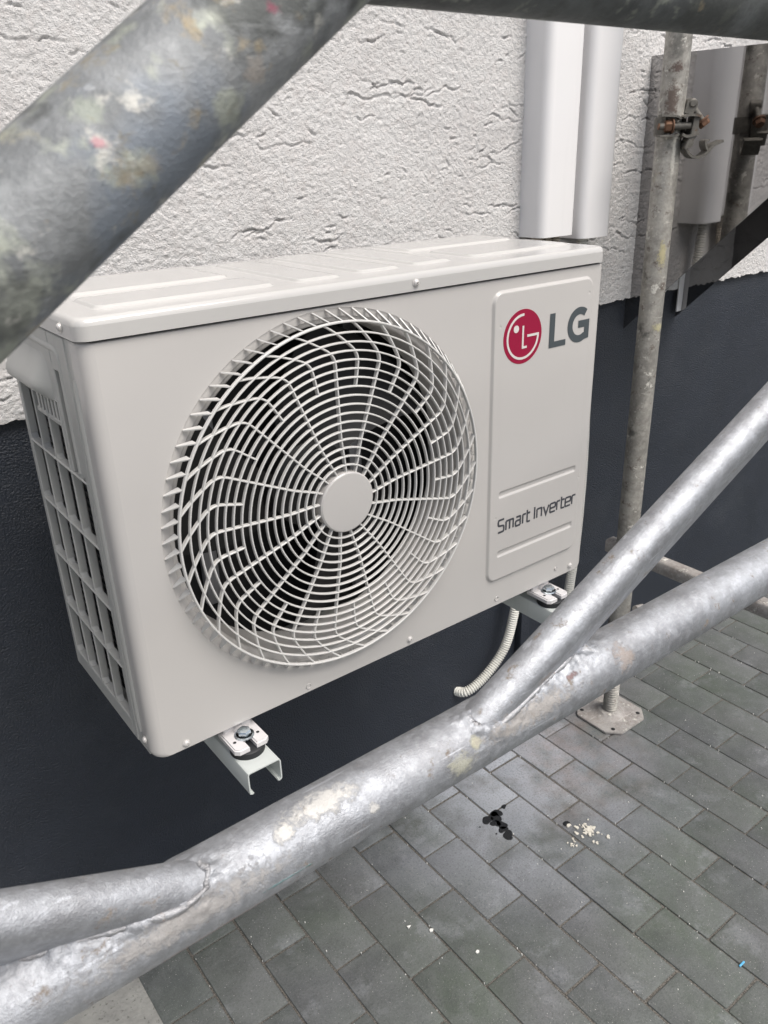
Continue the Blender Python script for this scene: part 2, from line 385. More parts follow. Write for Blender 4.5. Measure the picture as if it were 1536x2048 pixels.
# ================================================================== house wall
wall = thing('house_wall', 'house wall of scraped white render above a smooth slate grey plinth', 'wall', (0, YW, ZG))
S = .0017; XA, XB, ZT = -.10, 2.20, 1.03
nx, nz = int((XB-XA)/S)+1, int((ZT-ZB)/S)+1
H = fbm(nx, nz, 34, 3, 3)*.00045 + fbm(nx, nz, 3.6, 2, 4)*.00045 + fbm(nx, nz, 2.0, 1, 5)*.00030
low = fbm(nx, nz, 60, 2, 8)
rs = np.random.default_rng(21)
for kk in range(640):
    L = rs.uniform(.006, .028) if rs.random() < .68 else rs.uniform(.035, .14)
    x = rs.uniform(XA, XB); z = rs.uniform(ZB+.01, ZT); dep = rs.uniform(.0018, .0058)*(.7 if L < .02 else 1); ang = rs.normal(0, .14)
    n_ = max(3, int(L/.0016)); wv = .0
    for i in range(n_):
        if i % 9 == 0: dj = rs.uniform(.35, 1.3)
        wv += rs.normal(0, .5); wv *= .72; a = ang+wv*.8
        if rs.random() < .03: a += rs.choice([-1.2, 1.2])
        x += .0016*math.cos(a); z += .0016*math.sin(a)
        ci, cj = (x-XA)/S, (z-ZB)/S; i0, j0 = int(ci), int(cj)
        if i0 < 4 or j0 < 4 or i0 > nx-6 or j0 > nz-6: continue
        ii = np.arange(i0-3, i0+5); jj = np.arange(j0-4, j0+5)
        D2 = (((ii-ci)[:, None])**2 + (jj-cj)[None, :]**2)*S*S; wd = .0012*(0.7+.9*rs.random())
        env = dj*math.sin(PI*(i+.5)/n_)**.5
        sub = H[i0-3:i0+5, j0-4:j0+5]
        np.minimum(sub, sub*0+(-dep*env*np.exp(-D2/(wd*wd)))+np.clip(sub, -.0006, .002)*(1-np.exp(-D2/(wd*wd)))+sub*0, out=sub)
        # soft lip above the furrow
        lip = np.exp(-(((ii-ci)[:, None]*S)**2+((jj-cj-2.3)[None, :]*S)**2)/(.0022**2))*.00028*env
        H[i0-3:i0+5, j0-4:j0+5] += lip
X = XA+S*np.arange(nx); Z = ZB+S*np.arange(nz)
edge = fbm(nx, 3, 7, 3, 9)[:, 0]*.0016
XX, ZZ = np.meshgrid(X, Z, indexing='ij'); YY = YW - .012 - H
ZZ = ZZ + edge[:, None]*np.exp(-(ZZ-ZB)/.006)
V = np.stack([XX, YY, ZZ], -1).reshape(-1, 3)
me_wall = mesh('white_render', V, grid_faces(nx, nz), M['render'], wall, True, angle=80)
y0 = YW-.012
g = G()     # the rest of the coat further along and above, and the underside of its lower edge
for a, b in (((-6, ZB), (XA, 5.5)), ((XB, ZB), (7, 5.5)), ((XA, ZT), (XB, 5.5))):
    g.add([(a[0], y0, a[1]), (b[0], y0, a[1]), (b[0], y0, b[1]), (a[0], y0, b[1])], [(0, 1, 2, 3)])
V = []; 
for i in range(nx): V += [tuple((X[i], YY[i, 0], ZZ[i, 0])), (X[i], YW+.004, ZB+.001)]
g.add(V, [(2*i+1, 2*i+3, 2*i+2, 2*i) for i in range(nx-1)])
g.ob('upper_render', M['render'], wall, False)
g = G().box((-6, YW, ZG-.02), (7, YW+.24, 5.6))
g.ob('plinth', M['plinth'], wall, False)

# ================================================================== air conditioner
W, HL, HT, D = .77, .505, .528, .280
ac = thing('air_conditioner', 'beige grey outdoor air conditioner unit with round fan grille and red emblem', 'air conditioner', (W/2, D/2, 0))
CX, CZ, RH = .2834, .2672, .2335
def rrect(x0, x1, z0, z1, r, n=8, rt_=None):
    rt_ = r if rt_ is None else rt_
    out = []
    for cx_, cz_, a0, rr in ((x1-r, z0+r, -90, r), (x1-rt_, z1-rt_, 0, rt_), (x0+rt_, z1-rt_, 90, rt_), (x0+r, z0+r, 180, r)):
        for k in range(n+1):
            a = R(a0+90*k/n); out.append((cx_+rr*math.cos(a), cz_+rr*math.sin(a)))
    return out
def fill(loops, y):
    """flat sheet at depth y bounded by the first loop with the others as holes"""
    bm = bmesh.new(); E = []
    for L in loops:
        vs_ = [bm.verts.new((x, y, z)) for x, z in L]
        E += [bm.edges.new((vs_[i], vs_[(i+1) % len(vs_)])) for i in range(len(vs_))]
    bmesh.ops.triangle_fill(bm, use_beauty=True, use_dissolve=False, edges=E, normal=(0, -1, 0))
    bmesh.ops.recalc_face_normals(bm, faces=bm.faces)
    if bm.faces and sum(f_.normal.y for f_ in bm.faces) > 0: bmesh.ops.reverse_faces(bm, faces=bm.faces)
    return bm
circ = [(CX+RH*math.cos(2*PI*k/144), CZ+RH*math.sin(2*PI*k/144)) for k in range(144)]
PX0, PX1, PZ0, PZ1 = .541, .7505, .046, .4905
g = G()
rx, rz = .014, .003
def outl(t):       # t = 0 inner .. 1 outer
    return rrect(rx*(1-t), W-.006*(1-t), rz*(1-t), HL-.0010-.0014*(1-t), .014-.004*(1-t), 8, .004)
inner = outl(0)
hole = [(PX0, PZ0), (PX1, PZ0), (PX1, PZ1), (PX0, PZ1)]
g.bm(fill([inner, circ, hole], 0.0))
loops = []
for k in range(7):
    a = PI/2*k/6; t = math.sin(a); loops.append(([(x, rx*(1-math.cos(a)), z) for x, z in outl(t)]))
loops.append([(x, .032, z) for x, z in outl(1)])
n_ = len(inner); V = [p for L in loops for p in L]
g.add(V, [(i*n_+k, i*n_+(k+1) % n_, (i+1)*n_+(k+1) % n_, (i+1)*n_+k) for i in range(len(loops)-1) for k in range(n_)])
g.lathe([(.2335, 0), (.2325, .0008), (.2300, .0011), (.2265, .0016), (.2236, .0021), (.2230, .0034), (.2190, .0046), (.2168, .0058), (.2158, .0090), (.2155, .075)], (CX, 0, CZ), 'y', 144)
# embossed service field as a fine height field
dx = .00105; nx2, nz2 = int((PX1-PX0)/dx)+1, int((PZ1-PZ0)/dx)+1
xs = np.linspace(PX0, PX1, nx2); zs = np.linspace(PZ0, PZ1, nz2); XX, ZZ = np.meshgrid(xs, zs, indexing='ij')
def sdr(x0, x1, z0, z1, r):
    cx_, cz_ = (x0+x1)/2, (z0+z1)/2; qx = np.abs(XX-cx_)-(x1-x0)/2+r; qz = np.abs(ZZ-cz_)-(z1-z0)/2+r
    return np.hypot(np.maximum(qx, 0), np.maximum(qz, 0))+np.minimum(np.maximum(qx, qz), 0)-r
sm = lambda t: np.clip(t, 0, 1)**2*(3-2*np.clip(t, 0, 1))
HH = .0040*sm(-sdr(PX0+.002, PX1-.002, PZ0+.002, PZ1-.002, .018)/.0038)
for zc in (.1925, .0945):
    HH -= .0024*sm(-(sdr(.5625, .734, zc-.0056, zc+.0056, .004))/.0030)
for (px, pz) in ((.557, .441), (.7375, .4655), (.5575, .157), (.743, .175)): HH -= .0012*np.exp(-((XX-px)**2+(ZZ-pz)**2)/(.0011**2))
V = np.stack([XX, -HH, ZZ], -1).reshape(-1, 3); base_i = len(g.V)
g.add(V.tolist(), grid_faces(nx2, nz2).tolist())
casing = g.ob('front_panel', M['unit'], ac, True, angle=50)
g = G()      # back, right side, floor pan
g.box((.012, D-.006, .006), (W-.006, D-.001, HL)); g.box((W-.006, .03, .004), (W-.002, D-.004, HL)); g.box((.006, .033, .006), (W-.006, D-.007, .010))
g.box((.560, .034, .012), (.563, D-.008, HL-.004))
g.ob('rear_casing', M['unit_side'], ac, False)
g = G().box((.024, .14, .012), (.034, D-.012, HL-.002)); g.box((.034, D-.03, .012), (.555, D-.012, HL-.002))
for k in range(46): g.box((.021, .14, .02+k*.0104), (.0238, D-.014, .0215+k*.0104))
g.ob('coil', M['coil'], ac, False)
g = G().box((.012, .004, HL-.0035), (W-.012, .030, HL+.0025)).box((.003, .020, HL-.0035), (.02, D-.02, HL+.0025)).box((.03, .034, HL-.012), (.56, D-.03, HL-.008)).box((.03, .15, .012), (.555, .155, HL-.014)); g.ob('shade_backing', M['dark'], ac, False)  # added near-black boxes: colour stands in for shade in the lid gap and casing

# --- lid
r = .0075
def nonuni(a, b, marks):
    s_ = set(np.round(np.arange(a, b, .006), 5).tolist()) | {a, b}
    for mk in marks:
        for d_ in np.linspace(-.004, .007, 10): s_.add(round(float(mk+d_), 5))
    for d_ in np.linspace(0, r*1.05, 8): s_.add(round(float(a+d_), 5)); s_.add(round(float(b-d_), 5))
    s_ = sorted(v for v in s_ if a <= v <= b); o_ = [s_[0]]
    for v in s_[1:]:
        if v-o_[-1] > .0005: o_.append(v)
    o_[-1] = b; return np.array(o_)
LX0, LX1, LY0, LY1 = -.0025, W+.0025, -.0035, D+.003
PL = [(.032, .241, .036, .115), (.040, .237, .140, .27), (.268, .332, .035, .255), (.360, .428, .043, .262), (.450, .518, .046, .262), (.540, .754, .168, .262), (.551, .753, .048, .146)]
xs = nonuni(LX0, LX1, [v for p in PL for v in p[:2]]); ys = nonuni(LY0, LY1, [v for p in PL for v in p[2:]])
XX, ZZ = np.meshgrid(xs, ys, indexing='ij'); HH = np.zeros_like(XX)
for p in PL: HH = np.maximum(HH, .0030*sm(-sdr(*p, .012)/.0055))
cr = .016
sd_ = sdr(LX0, LX1, LY0, LY1, cr); d_ = np.clip(-sd_, 0, r); drop = r-np.sqrt(np.maximum(r*r-(r-d_)**2, 0))
px, py = XX.copy(), ZZ.copy()
for cx_, cy_, sx, sy in ((LX0+cr, LY0+cr, -1, -1), (LX1-cr, LY0+cr, 1, -1), (LX0+cr, LY1-cr, -1, 1), (LX1-cr, LY1-cr, 1, 1)):
    inq = ((XX-cx_)*sx > 0) & ((ZZ-cy_)*sy > 0) & (np.hypot(XX-cx_, ZZ-cy_) > cr); dd = np.hypot(XX-cx_, ZZ-cy_)
    px[inq] = (cx_+(XX-cx_)*cr/np.maximum(dd, 1e-9))[inq]; py[inq] = (cy_+(ZZ-cy_)*cr/np.maximum(dd, 1e-9))[inq]
g = G(); g.add(np.stack([px, py, HT-.0006+HH-drop-.0000], -1).reshape(-1, 3).tolist(), grid_faces(len(xs), len(ys)).tolist())
oc = rrect(LX0, LX1, LY0, LY1, cr, 10)
V = [(x, y, HT-.0006-r) for x, y in oc]+[(x, y, HL+.0008) for x, y in oc]+[(x*(1-.004)+.0015, y*(1-.01)+.0014, HL+.0008) for x, y in oc]; n_ = len(oc)
g.add(V, [(i*n_+k, i*n_+(k+1) % n_, (i+1)*n_+(k+1) % n_, (i+1)*n_+k) for i in range(2) for k in range(n_)])
lid = g.ob('lid', M['lid'], ac, True, angle=60)
def screw(c, axis, parent, r_=.0042):
    g = G(); ax = Vector(axis).normalized(); q_ = ax.to_track_quat('Z', 'Y'); V = []; F = []
    pr = [(1.25, 0), (1.25, .12), (1.0, .16), (.95, .45), (.7, .72), (.32, .84), (.30, .45), (.0001, .42)]
    for k in range(16):
        a = 2*PI*k/16
        for rr, h in pr: V.append(tuple(Vector(c)+q_ @ Vector((r_*rr*math.cos(a), r_*rr*math.sin(a), r_*h))))
    n_ = len(pr)
    for k in range(16):
        for i in range(n_-1): F.append((k*n_+i, ((k+1) % 16)*n_+i, ((k+1) % 16)*n_+i+1, k*n_+i+1))
    g.add(V, F); return g.ob('screw', M['screw'], parent, True, angle=30)
screw((.4103, LY0-.0002, .5155), (0, -1, 0), lid); screw((LX0-.0002, .0385, .5155), (-1, 0, 0), lid)
for x, z in ((.0415, .0105), (.3924, .0130), (.7409, .0140)): screw((x, -.0001, z), (0, -1, 0), ac)
screw((-.0005, .019, .026), (-1, 0, 0), ac)
for x, z in ((.2187, .0115), (.5689, .0145), (.7054, .0203)): G().lathe([(.0036, -.0002), (.0034, .0004), (.0022, -.0012), (.0001, -.0006)] if x > .7 else [(.0046, -.0001), (.0040, -.0008), (.0030, -.0006), (.0024, .0010), (.0001, .0014)], (x, -.0003, z), 'y', 20).ob('pressed_dimple', M['unit'], ac)


# --- fan grille
def rnd(pts, it=3):
    P = [Vector(p) for p in pts]
    for _ in range(it):
        Q = [P[0]]
        for a, b in zip(P[:-1], P[1:]): Q += [a.lerp(b, .25), a.lerp(b, .75)]
        P = Q+[P[-1]]
    return [tuple(p) for p in P]
def ribbon(g, path, w_, ya, yb, closed=False, ch=.0006):
    """rib standing on edge: path in the XZ plane, front edge at ya, back edge at yb"""
    P = [Vector((p[0], p[1])) for p in path]; N = len(P); V = []; F = []
    pr = [(-w_/2, yb), (-w_/2, ya+ch), (-w_/4, ya), (w_/4, ya), (w_/2, ya+ch), (w_/2, yb)]; n_ = len(pr)
    for i in range(N):
        t = (P[(i+1) % N]-P[i-1]) if (closed or 0 < i < N-1) else ((P[1]-P[0]) if i == 0 else (P[-1]-P[-2]))
        t.normalize(); nn = Vector((-t.y, t.x))
        for o_, y in pr: V.append((P[i].x+nn.x*o_, y, P[i].y+nn.y*o_))
    for i in range(N if closed else N-1):
        j = (i+1) % N
        for k in range(n_): F.append((i*n_+k, i*n_+(k+1) % n_, j*n_+(k+1) % n_, j*n_+k))
    if not closed: F += [tuple(range(n_)), tuple((N-1)*n_+k for k in range(n_))[::-1]]
    g.add(V, F)
gr = bpy.data.objects.new('x', None); bpy.data.objects.remove(gr)
g = G()
RR = [.0478, .0587, .0695, .0803, .0910, .1017, .1123, .1229, .1336, .1442, .1549, .1654, .1758, .1863, .1965, .2075]
pol = lambda r_, a: (CX+r_*math.cos(R(a)), CZ+r_*math.sin(R(a)))
for r_ in RR: ribbon(g, [pol(r_, 360*k/112) for k in range(112)], .0020, -.0180, -.0138, True)
ribbon(g, [pol(.2200, 360*k/144) for k in range(144)], .0025, -.0190, -.0145, True)
ring = g.ob('fan_grille', M['grille'], ac, True, angle=35)
g = G()
NS = 17; BEND = [(.1775, .25), (.1820, .85), (.1862, 1.8), (.1900, 3.0), (.1936, 4.4), (.1972, 5.8), (.2018, 7.5), (.2075, 9.5), (.2133, 11.6), (.2195, 13.9)]
for k in range(NS):
    a0 = 91.4+k*360/NS
    off = lambda r_: -5.2*max(0, 1-(r_-.038)/.045)**1.5
    p = [pol(r_, a0+off(r_)) for r_ in np.linspace(.036, .171, 22)] + [pol(r_, a0+d_) for r_, d_ in BEND]
    ribbon(g, rnd(p, 2), .0021, -.0176, -.0118)
    a1 = a0+180/NS
    p = [pol(r_, a1) for r_ in np.linspace(.1440, .171, 5)] + [pol(r_, a1+d_) for r_, d_ in BEND]
    ribbon(g, rnd(p, 2), .0021, -.0176, -.0118)
g.ob('spoke_web', M['grille'], ring, True, angle=35)
g = G(); NFN = 79
for k in range(NFN):
    a = 81.9+k*360/NFN; th = .0007; V = []
    P0 = pol(.2330, a); P1 = pol(.2208, a-3.1)
    t = Vector((P1[0]-P0[0], P1[1]-P0[1])).normalized(); nn = Vector((-t.y, t.x))*th
    for s_ in (-1, 1):
        V += [(P0[0]+nn.x*s_, -.0012, P0[1]+nn.y*s_), (P1[0]+nn.x*s_, -.0185, P1[1]+nn.y*s_), (P1[0]+nn.x*s_, -.0060, P1[1]+nn.y*s_), (P0[0]+nn.x*s_, .0022, P0[1]+nn.y*s_)]
    g.add(V, [(0, 1, 2, 3), (7, 6, 5, 4), (0, 4, 5, 1), (1, 5, 6, 2), (2, 6, 7, 3), (3, 7, 4, 0)])
g.ob('rim_fins', M['grille'], ring, False)
g = G().lathe([(.0001, -.0215), (.030, -.0213), (.0375, -.0208), (.0392, -.0192), (.0394, -.006), (.0340, -.005)], (CX, 0, CZ), 'y', 64)
g.ob('grille_hub', M['unit'], ring)
# --- fan, motor bracket
fan = G().lathe([(.0001, .052), (.045, .054), (.058, .064), (.060, .12)], (CX, 0, CZ), 'y', 40)
for b_i in range(3):
    V = []; F = []; nr, na = 8, 12
    for i in range(nr):
        r_ = .055+(.205-.055)*i/(nr-1)
        for j in range(na):
            t_ = j/(na-1); a = 120*b_i+35+t_*(78-20*i/(nr-1))-18*i/(nr-1); V.append((CX+r_*math.cos(R(a)), .060+.045*t_+.01*math.sin(PI*t_), CZ+r_*math.sin(R(a))))
    F = [(i*na+j, (i+1)*na+j, (i+1)*na+j+1, i*na+j+1) for i in range(nr-1) for j in range(na-1)]
    fan.add(V, F)
fan.ob('fan', M['blade'], ac)
g = G().box((.150, .135, .10), (.172, .146, .47), .002).box((.395, .135, .04), (.417, .146, .47), .002)
g.lathe([(.0001, .112), (.05, .113), (.052, .15)], (CX, 0, CZ), 'y', 30); g.box((.14, .125, .325), (.185, .136, .375), .004); g.lathe([(.003, -.004), (.009, -.004), (.009, .0)], (.160, .125, .36), 'y', 16)
g.ob('motor_bracket', M['motor'], ac)

# --- side grille (plastic), flush with the left face
SX = -.001
ge = G()
cols = [.262, .2115, .161, .1105, .060]; rows = [.424, .3445, .266, .1875, .109, .030]
th = .0034; dp = .0105
def sidebar(y0, y1, z0, z1, xo=SX, d_=dp, bev=.0011): ge.box((xo, y0, z0), (xo+d_, y1, z1), bev, 1)
for c in cols[1:4]: sidebar(c-th/2, c+th/2, rows[-1]-.002, rows[0]+.002)
for z in rows[1:5]: ge.box((SX-.0005, cols[4]-.002, z-th/2), (SX+dp-.001, cols[0]+.002, z+th/2), .0011, 1)
sidebar(cols[0]-.001, cols[0]+.010, .006, HL-.002); sidebar(.047, cols[4]+.0012, .006, HL-.002, SX+.0004)
sidebar(cols[4], cols[0], .006, rows[-1]+.001, SX+.0002); 
# upper field round the handle, with a tall slot and a row of small slots under the handle
sidebar(cols[4], .0800, .344, HL-.002, SX+.0006); sidebar(.1035, cols[0], .426, HL-.002, SX+.0006); sidebar(.079, .1035, .462, HL-.002, SX+.0008)
sidebar(.100, .108, .346, .470, SX+.0007); sidebar(.202, cols[0], .424, .452, SX+.0005); sidebar(.108, .202, .4235, .4265, SX+.0003)
sidebar(.108, .202, .3950, .4015, SX+.0008)
for k in range(7): sidebar(.1085+k*.0133, .1142+k*.0133, .401, .424, SX+.0009, .0022, .0006)

# small gussets in the cell corners
for i in range(4):
    for j in range(5):
        ya, yb, zb = cols[i+1]+th/2, cols[i]-th/2, rows[j+1]+th/2
        for yc, s_ in ((ya, 1), (yb, -1)):
            V = [(x, y, z) for x in (SX+.0006, SX+dp-.002) for y, z in ((yc-s_*.0004, zb-.0004), (yc+s_*.0058, zb-.0004), (yc-s_*.0004, zb+.0058))]
            ge.add(V, [(0, 1, 2), (5, 4, 3), (1, 4, 5, 2), (0, 3, 4, 1), (2, 5, 3, 0)])
ge.ob('side_grille', M['unit_side'], ac, True, angle=30)
g = G(); g.box((.0006, .0145, .006), (.004, .0475, HL-.002)); g.tube([(.0036, .034, z) for z in (.030, .045, .2, .455, .463)], [.0052, .0062, .0062, .0060, .0042], 16)
g.ob('corner_post', M['unit_side'], ac, True)
# raised ledge over the grille and the carrying handle
g = G().tube([Vector((.0024, y, z)) for y, z in rnd([(.268, .4885), (.092, .4865), (.078, .484), (.0755, .472), (.0750, .352)], 3)], .0046, 14)
g.ob('grille_ledge', M['unit_side'], ac, True)
g = G(); n1 = 9; V = []
for i in range(21):
    t = i/20; y = .118+t*.152; e = min(1, math.sin(PI*min(t, 1-t)/.36) if min(t, 1-t) < .18 else 1); e = max(e, 0)
    for j in range(n1):
        s_ = j/(n1-1); zz = .478-s_*.050; xo = -.017*e*math.sin(PI*min(1, s_*1.18+.02)**1.6*.5)**.9 if s_ < .86 else -.017*e*(1-(s_-.86)/.14*.72)
        V.append((xo+.0005, y, zz-(.004 if j == n1-1 else 0)))
g.add(V, [(i*n1+j, i*n1+j+1, (i+1)*n1+j+1, (i+1)*n1+j) for i in range(20) for j in range(n1-1)])
g.ob('handle', M['unit_side'], ac, True, angle=55)

# --- prints on the service field
YF = -.0041
def stroke(g, pts, w_, y=YF-.0003, closed=False, k=1, th=.0003):
    P = [Vector(p) for p in pts]; N = len(P); V = []; F = []
    for i in range(N):
        a = (P[i]-P[i-1]).normalized() if (i > 0 or closed) else None; b = (P[(i+1) % N]-P[i]).normalized() if (i < N-1 or closed) else None
        a = a or b; b = b or a; t = (a+b).normalized(); nn = Vector((-t.y, t.x)); c_ = max(.35, nn.dot(Vector((-a.y, a.x)))); nn = nn*(w_/2/c_)
        V += [(P[i].x+nn.x, y, P[i].y+nn.y), (P[i].x-nn.x, y, P[i].y-nn.y), (P[i].x+nn.x, y+th, P[i].y+nn.y), (P[i].x-nn.x, y+th, P[i].y-nn.y)]
    for i in range(N if closed else N-1):
        A, B = 4*i, 4*((i+1) % N); F += [(A, A+1, B+1, B), (A, B, B+2, A+2), (A+1, A+3, B+3, B+1)]
    g.add(V, F)
def arc(cx_, cz_, rx_, rz_, a0, a1, n=24): return [(cx_+rx_*math.cos(R(a0+(a1-a0)*k/n)), cz_+rz_*math.sin(R(a0+(a1-a0)*k/n))) for k in range(n+1)]
LCX, LCZ, LR = .6003, .4217, .0378
def disc(g, cx_, cz_, r_, y):
    V = [(cx_+r_*math.cos(2*PI*k/64), y, cz_+r_*math.sin(2*PI*k/64)) for k in range(64)]+[(cx_+r_*math.cos(2*PI*k/64), y+.0003, cz_+r_*math.sin(2*PI*k/64)) for k in range(64)]
    g.add(V, [tuple(range(64))]+[(k, (k+1) % 64, 64+(k+1) % 64, 64+k) for k in range(64)])
g = G(); disc(g, LCX, LCZ, LR, YF-.0002); badge = g.ob('emblem', M['magenta'], ac, False)
g = G(); u = LR
stroke(g, arc(LCX, LCZ, .80*u, .80*u, 88, 360, 60)+[(LCX+.22*u, LCZ)], .088*u, YF-.0006)
stroke(g, [(LCX+.0*u, LCZ+.40*u), (LCX+.0*u, LCZ-.40*u), (LCX+.22*u, LCZ-.40*u)], .085*u, YF-.0006); disc(g, LCX-.36*u, LCZ+.32*u, .135*u, YF-.0006)
g.ob('emblem_face', M['white_print'], badge, False)
g = G()
Lp = [(.6545, .3965), (.6900, .3965), (.6900, .4050), (.6655, .4050), (.6655, .4455), (.6545, .4455)]
def poly(g, P, y, th=.0003):
    bm = bmesh.new(); vs_ = [bm.verts.new((a, y, b)) for a, b in P]; E = [bm.edges.new((vs_[i], vs_[(i+1) % len(vs_)])) for i in range(len(vs_))]
    bmesh.ops.triangle_fill(bm, use_beauty=True, edges=E); g.bm(bm)
poly(g, Lp, YF-.0004)
stroke(g, arc(.7190, .4215, .0205, .0205, 52, 180, 20)+arc(.7190, .4215, .0205, .0205, 180, 300, 20)[1:]+[(.7355, .4046), (.7355, .4222), (.7165, .4222)], .0105, YF-.0004)
g.ob('brand_letters', M['letter'], ac, False)
# small lettering drawn as strokes in a 1-high x-height box
C_ = 1.36
GL = {
 'S': [rnd([(1, C_), (.35, C_), (0, C_), (0, C_*.55), (.3, C_*.52), (.75, C_*.5), (1, C_*.45), (1, 0), (.65, 0), (0, 0)])],
 'm': [[(0, 0), (0, 1)], rnd([(0, 1), (.8, 1), (1, 1), (1, .75), (1, 0)]), [(.5, 1), (.5, 0)]],
 'a': [rnd([(.1, 1), (.8, 1), (1, 1), (1, .75), (1, 0)]), rnd([(1, .58), (.3, .58), (0, .55), (0, 0), (.3, 0), (1, 0)])],
 'r': [rnd([(0, 0), (0, .7), (0, 1), (.4, 1), (1, 1)])],
 't': [rnd([(.12, C_), (.12, .3), (.12, 0), (.5, 0), (1, 0)]), [(.12, .98), (.95, .98)]],
 'I': [[(.5, 0), (.5, C_)]],
 'n': [[(0, 0), (0, 1)], rnd([(0, 1), (.75, 1), (1, 1), (1, .7), (1, 0)])],
 'v': [[(0, 1), (.5, 0), (1, 1)]],
 'e': [rnd([(.95, 0), (.3, 0), (0, 0), (0, .5), (0, 1), (.4, 1), (.7, 1), (1, 1), (1, .5), (.9, .48), (.04, .48)])]}
pos = [('S', 168, 258), ('m', 292, 405), ('a', 442, 515), ('r', 553, 600), ('t', 615, 668), ('I', 725, 745), ('n', 772, 842), ('v', 870, 952), ('e', 972, 1052), ('r', 1075, 1120), ('t', 1136, 1190), ('e', 1202, 1280), ('r', 1302, 1350)]
g = G(); tx_ = lambda p: .5632+.1563*((p-165)/1185)+.0182*((p-165)/1185)**2
for ch_, a, b in pos:
    for k, st in enumerate(GL[ch_]): stroke(g, [(tx_(a)+(tx_(b)-tx_(a))*x, .1315+.0148*z) for x, z in st], .0031, YF-.0003-.00004*k)
g.ob('series_lettering', M['text'], ac, False)

# --- mounting feet
for fx in (.115, .684):
    g = G(); x0, x1, y0_, y1_ = fx-.0240, fx+.0240, -.0300, .0195; zt, zb = -.0120, -.0195
    # slotted plate as a U: outline with slot opening to the front
    out = [(x0+.005, y0_), (fx-.0050, y0_), (fx-.0050, -.010), (fx+.0050, -.010), (fx+.0050, y0_), (x1-.005, y0_), (x1, y0_+.005), (x1, y1_), (x0, y1_), (x0, y0_+.005)]
    bm = bmesh.new(); vs_ = [bm.verts.new((a, b, zt)) for a, b in out]; fc = bm.faces.new(vs_)
    ex = bmesh.ops.extrude_face_region(bm, geom=[fc]); 
    for v in [e for e in ex['geom'] if isinstance(e, bmesh.types.BMVert)]: v.co.z = zb
    bmesh.ops.recalc_face_normals(bm, faces=bm.faces)
    bmesh.ops.bevel(bm, geom=[e for e in bm.edges if abs(e.verts[0].co.z-zt) < 1e-6 and abs(e.verts[1].co.z-zt) < 1e-6], offset=.0018, segments=3, affect='EDGES')
    g.bm(bm); g.box((x0+.004, .0105, zb), (x1-.004, .0185, .010), .003, 3); g.tube([(fx, .0185, zt-.001), (fx, .004, zt-.001)], [.009, .0075], 14)
    foot = g.ob('mounting_foot', M['foot'], ac, True, angle=40)
    g = G()
    for s_ in (-1, 1): G().lathe([(.0022, .0003), (.0001, .0002)], (fx+s_*.0165, -.012, zt), 'z', 14).ob('pin_hole', M['dark'], foot, False)
    g = G().lathe([(.0001, .0), (.0125, .0), (.0128, .0012), (.0105, .0022)], (fx+.0005, -.006, zt), 'z', 28); g.hexa((fx+.0005, -.006, zt+.002), (0, 0, 1), .0092, .0065); g.tube([(fx+.0005, -.006, zt), (fx+.0005, -.006, -.034)], .0042, 14)
    g.ob('bolt', M['zinc'], foot, True, angle=25)
    g = G().lathe([(.0225, -.0105), (.0228, -.002), (.0200, .0), (.0001, .0)], (fx, -.0115, zb), 'z', 32); g.ob('rubber_pad', M['rubber'], foot)

# ================================================================== brackets
def channel(fx, yf, label):
    t = thing('mounting_bracket', label, 'bracket', (fx, YW, -.0300), 'channel brackets carrying the unit')
    g = G(); w2 = .0235; h_ = .031; th_ = .0018; r_ = .004
    prof = [(-w2+.0065, -h_-.0018), (-w2+.004, -h_-.003), (-w2+.0005, -h_-.001), (-w2, -h_+.003), (-w2, -r_), (-w2+.0012, -.0012), (-w2+r_, 0), (w2-r_, 0), (w2-.0012, -.0012), (w2, -r_), (w2, -h_+.003), (w2-.0005, -h_-.001), (w2-.004, -h_-.003), (w2-.0065, -h_-.0018)]
    inn = []
    for i in range(len(prof)):
        a = Vector(prof[max(0, i-1)]); b = Vector(prof[min(len(prof)-1, i+1)]); tt = (b-a).normalized(); inn.append((prof[i][0]+tt.y*th_, prof[i][1]-tt.x*th_))
    loop = prof+inn[::-1]; n_ = len(loop); ysn = [yf, YW-.004]
    V = [(fx+a, y, -.0300+b) for y in ysn for a, b in loop]
    F = [(k, (k+1) % n_, n_+(k+1) % n_, n_+k) for k in range(n_)]
    m2 = len(prof)
    for y_i in (0, 1):
        for i in range(m2-1): F.append((y_i*n_+i, y_i*n_+i+1, y_i*n_+n_-2-i, y_i*n_+n_-1-i))
    g.add(V, F); g.ob('arm', M['bracket'], t, True, angle=40)
    g = G().box((fx-.03, YW-.005, -.07), (fx+.03, YW-.0002, .25), .001).box((fx-.03, YW-.03, -.07), (fx-.0275, YW-.005, .25)); g.box((fx+.0275, YW-.03, -.07), (fx+.03, YW-.005, .25))
    g.ob('wall_rail', M['bracket'], t, False)
    return t
channel(.115, -.054, 'pale channel bracket under the fan end of the unit')
channel(.684, -.036, 'pale channel bracket under the lettered end of the unit')
o = G().box((KX(1.018), YW-.022, ZG+.001), (KX(1.046), YW-.0005, -.26), .002).ob('wall_strip', M['plinth'], None, True, (KX(1.03), YW, ZG))
tag(o, 'slate painted upright strip fixed to the plinth right of the hose', 'strip')

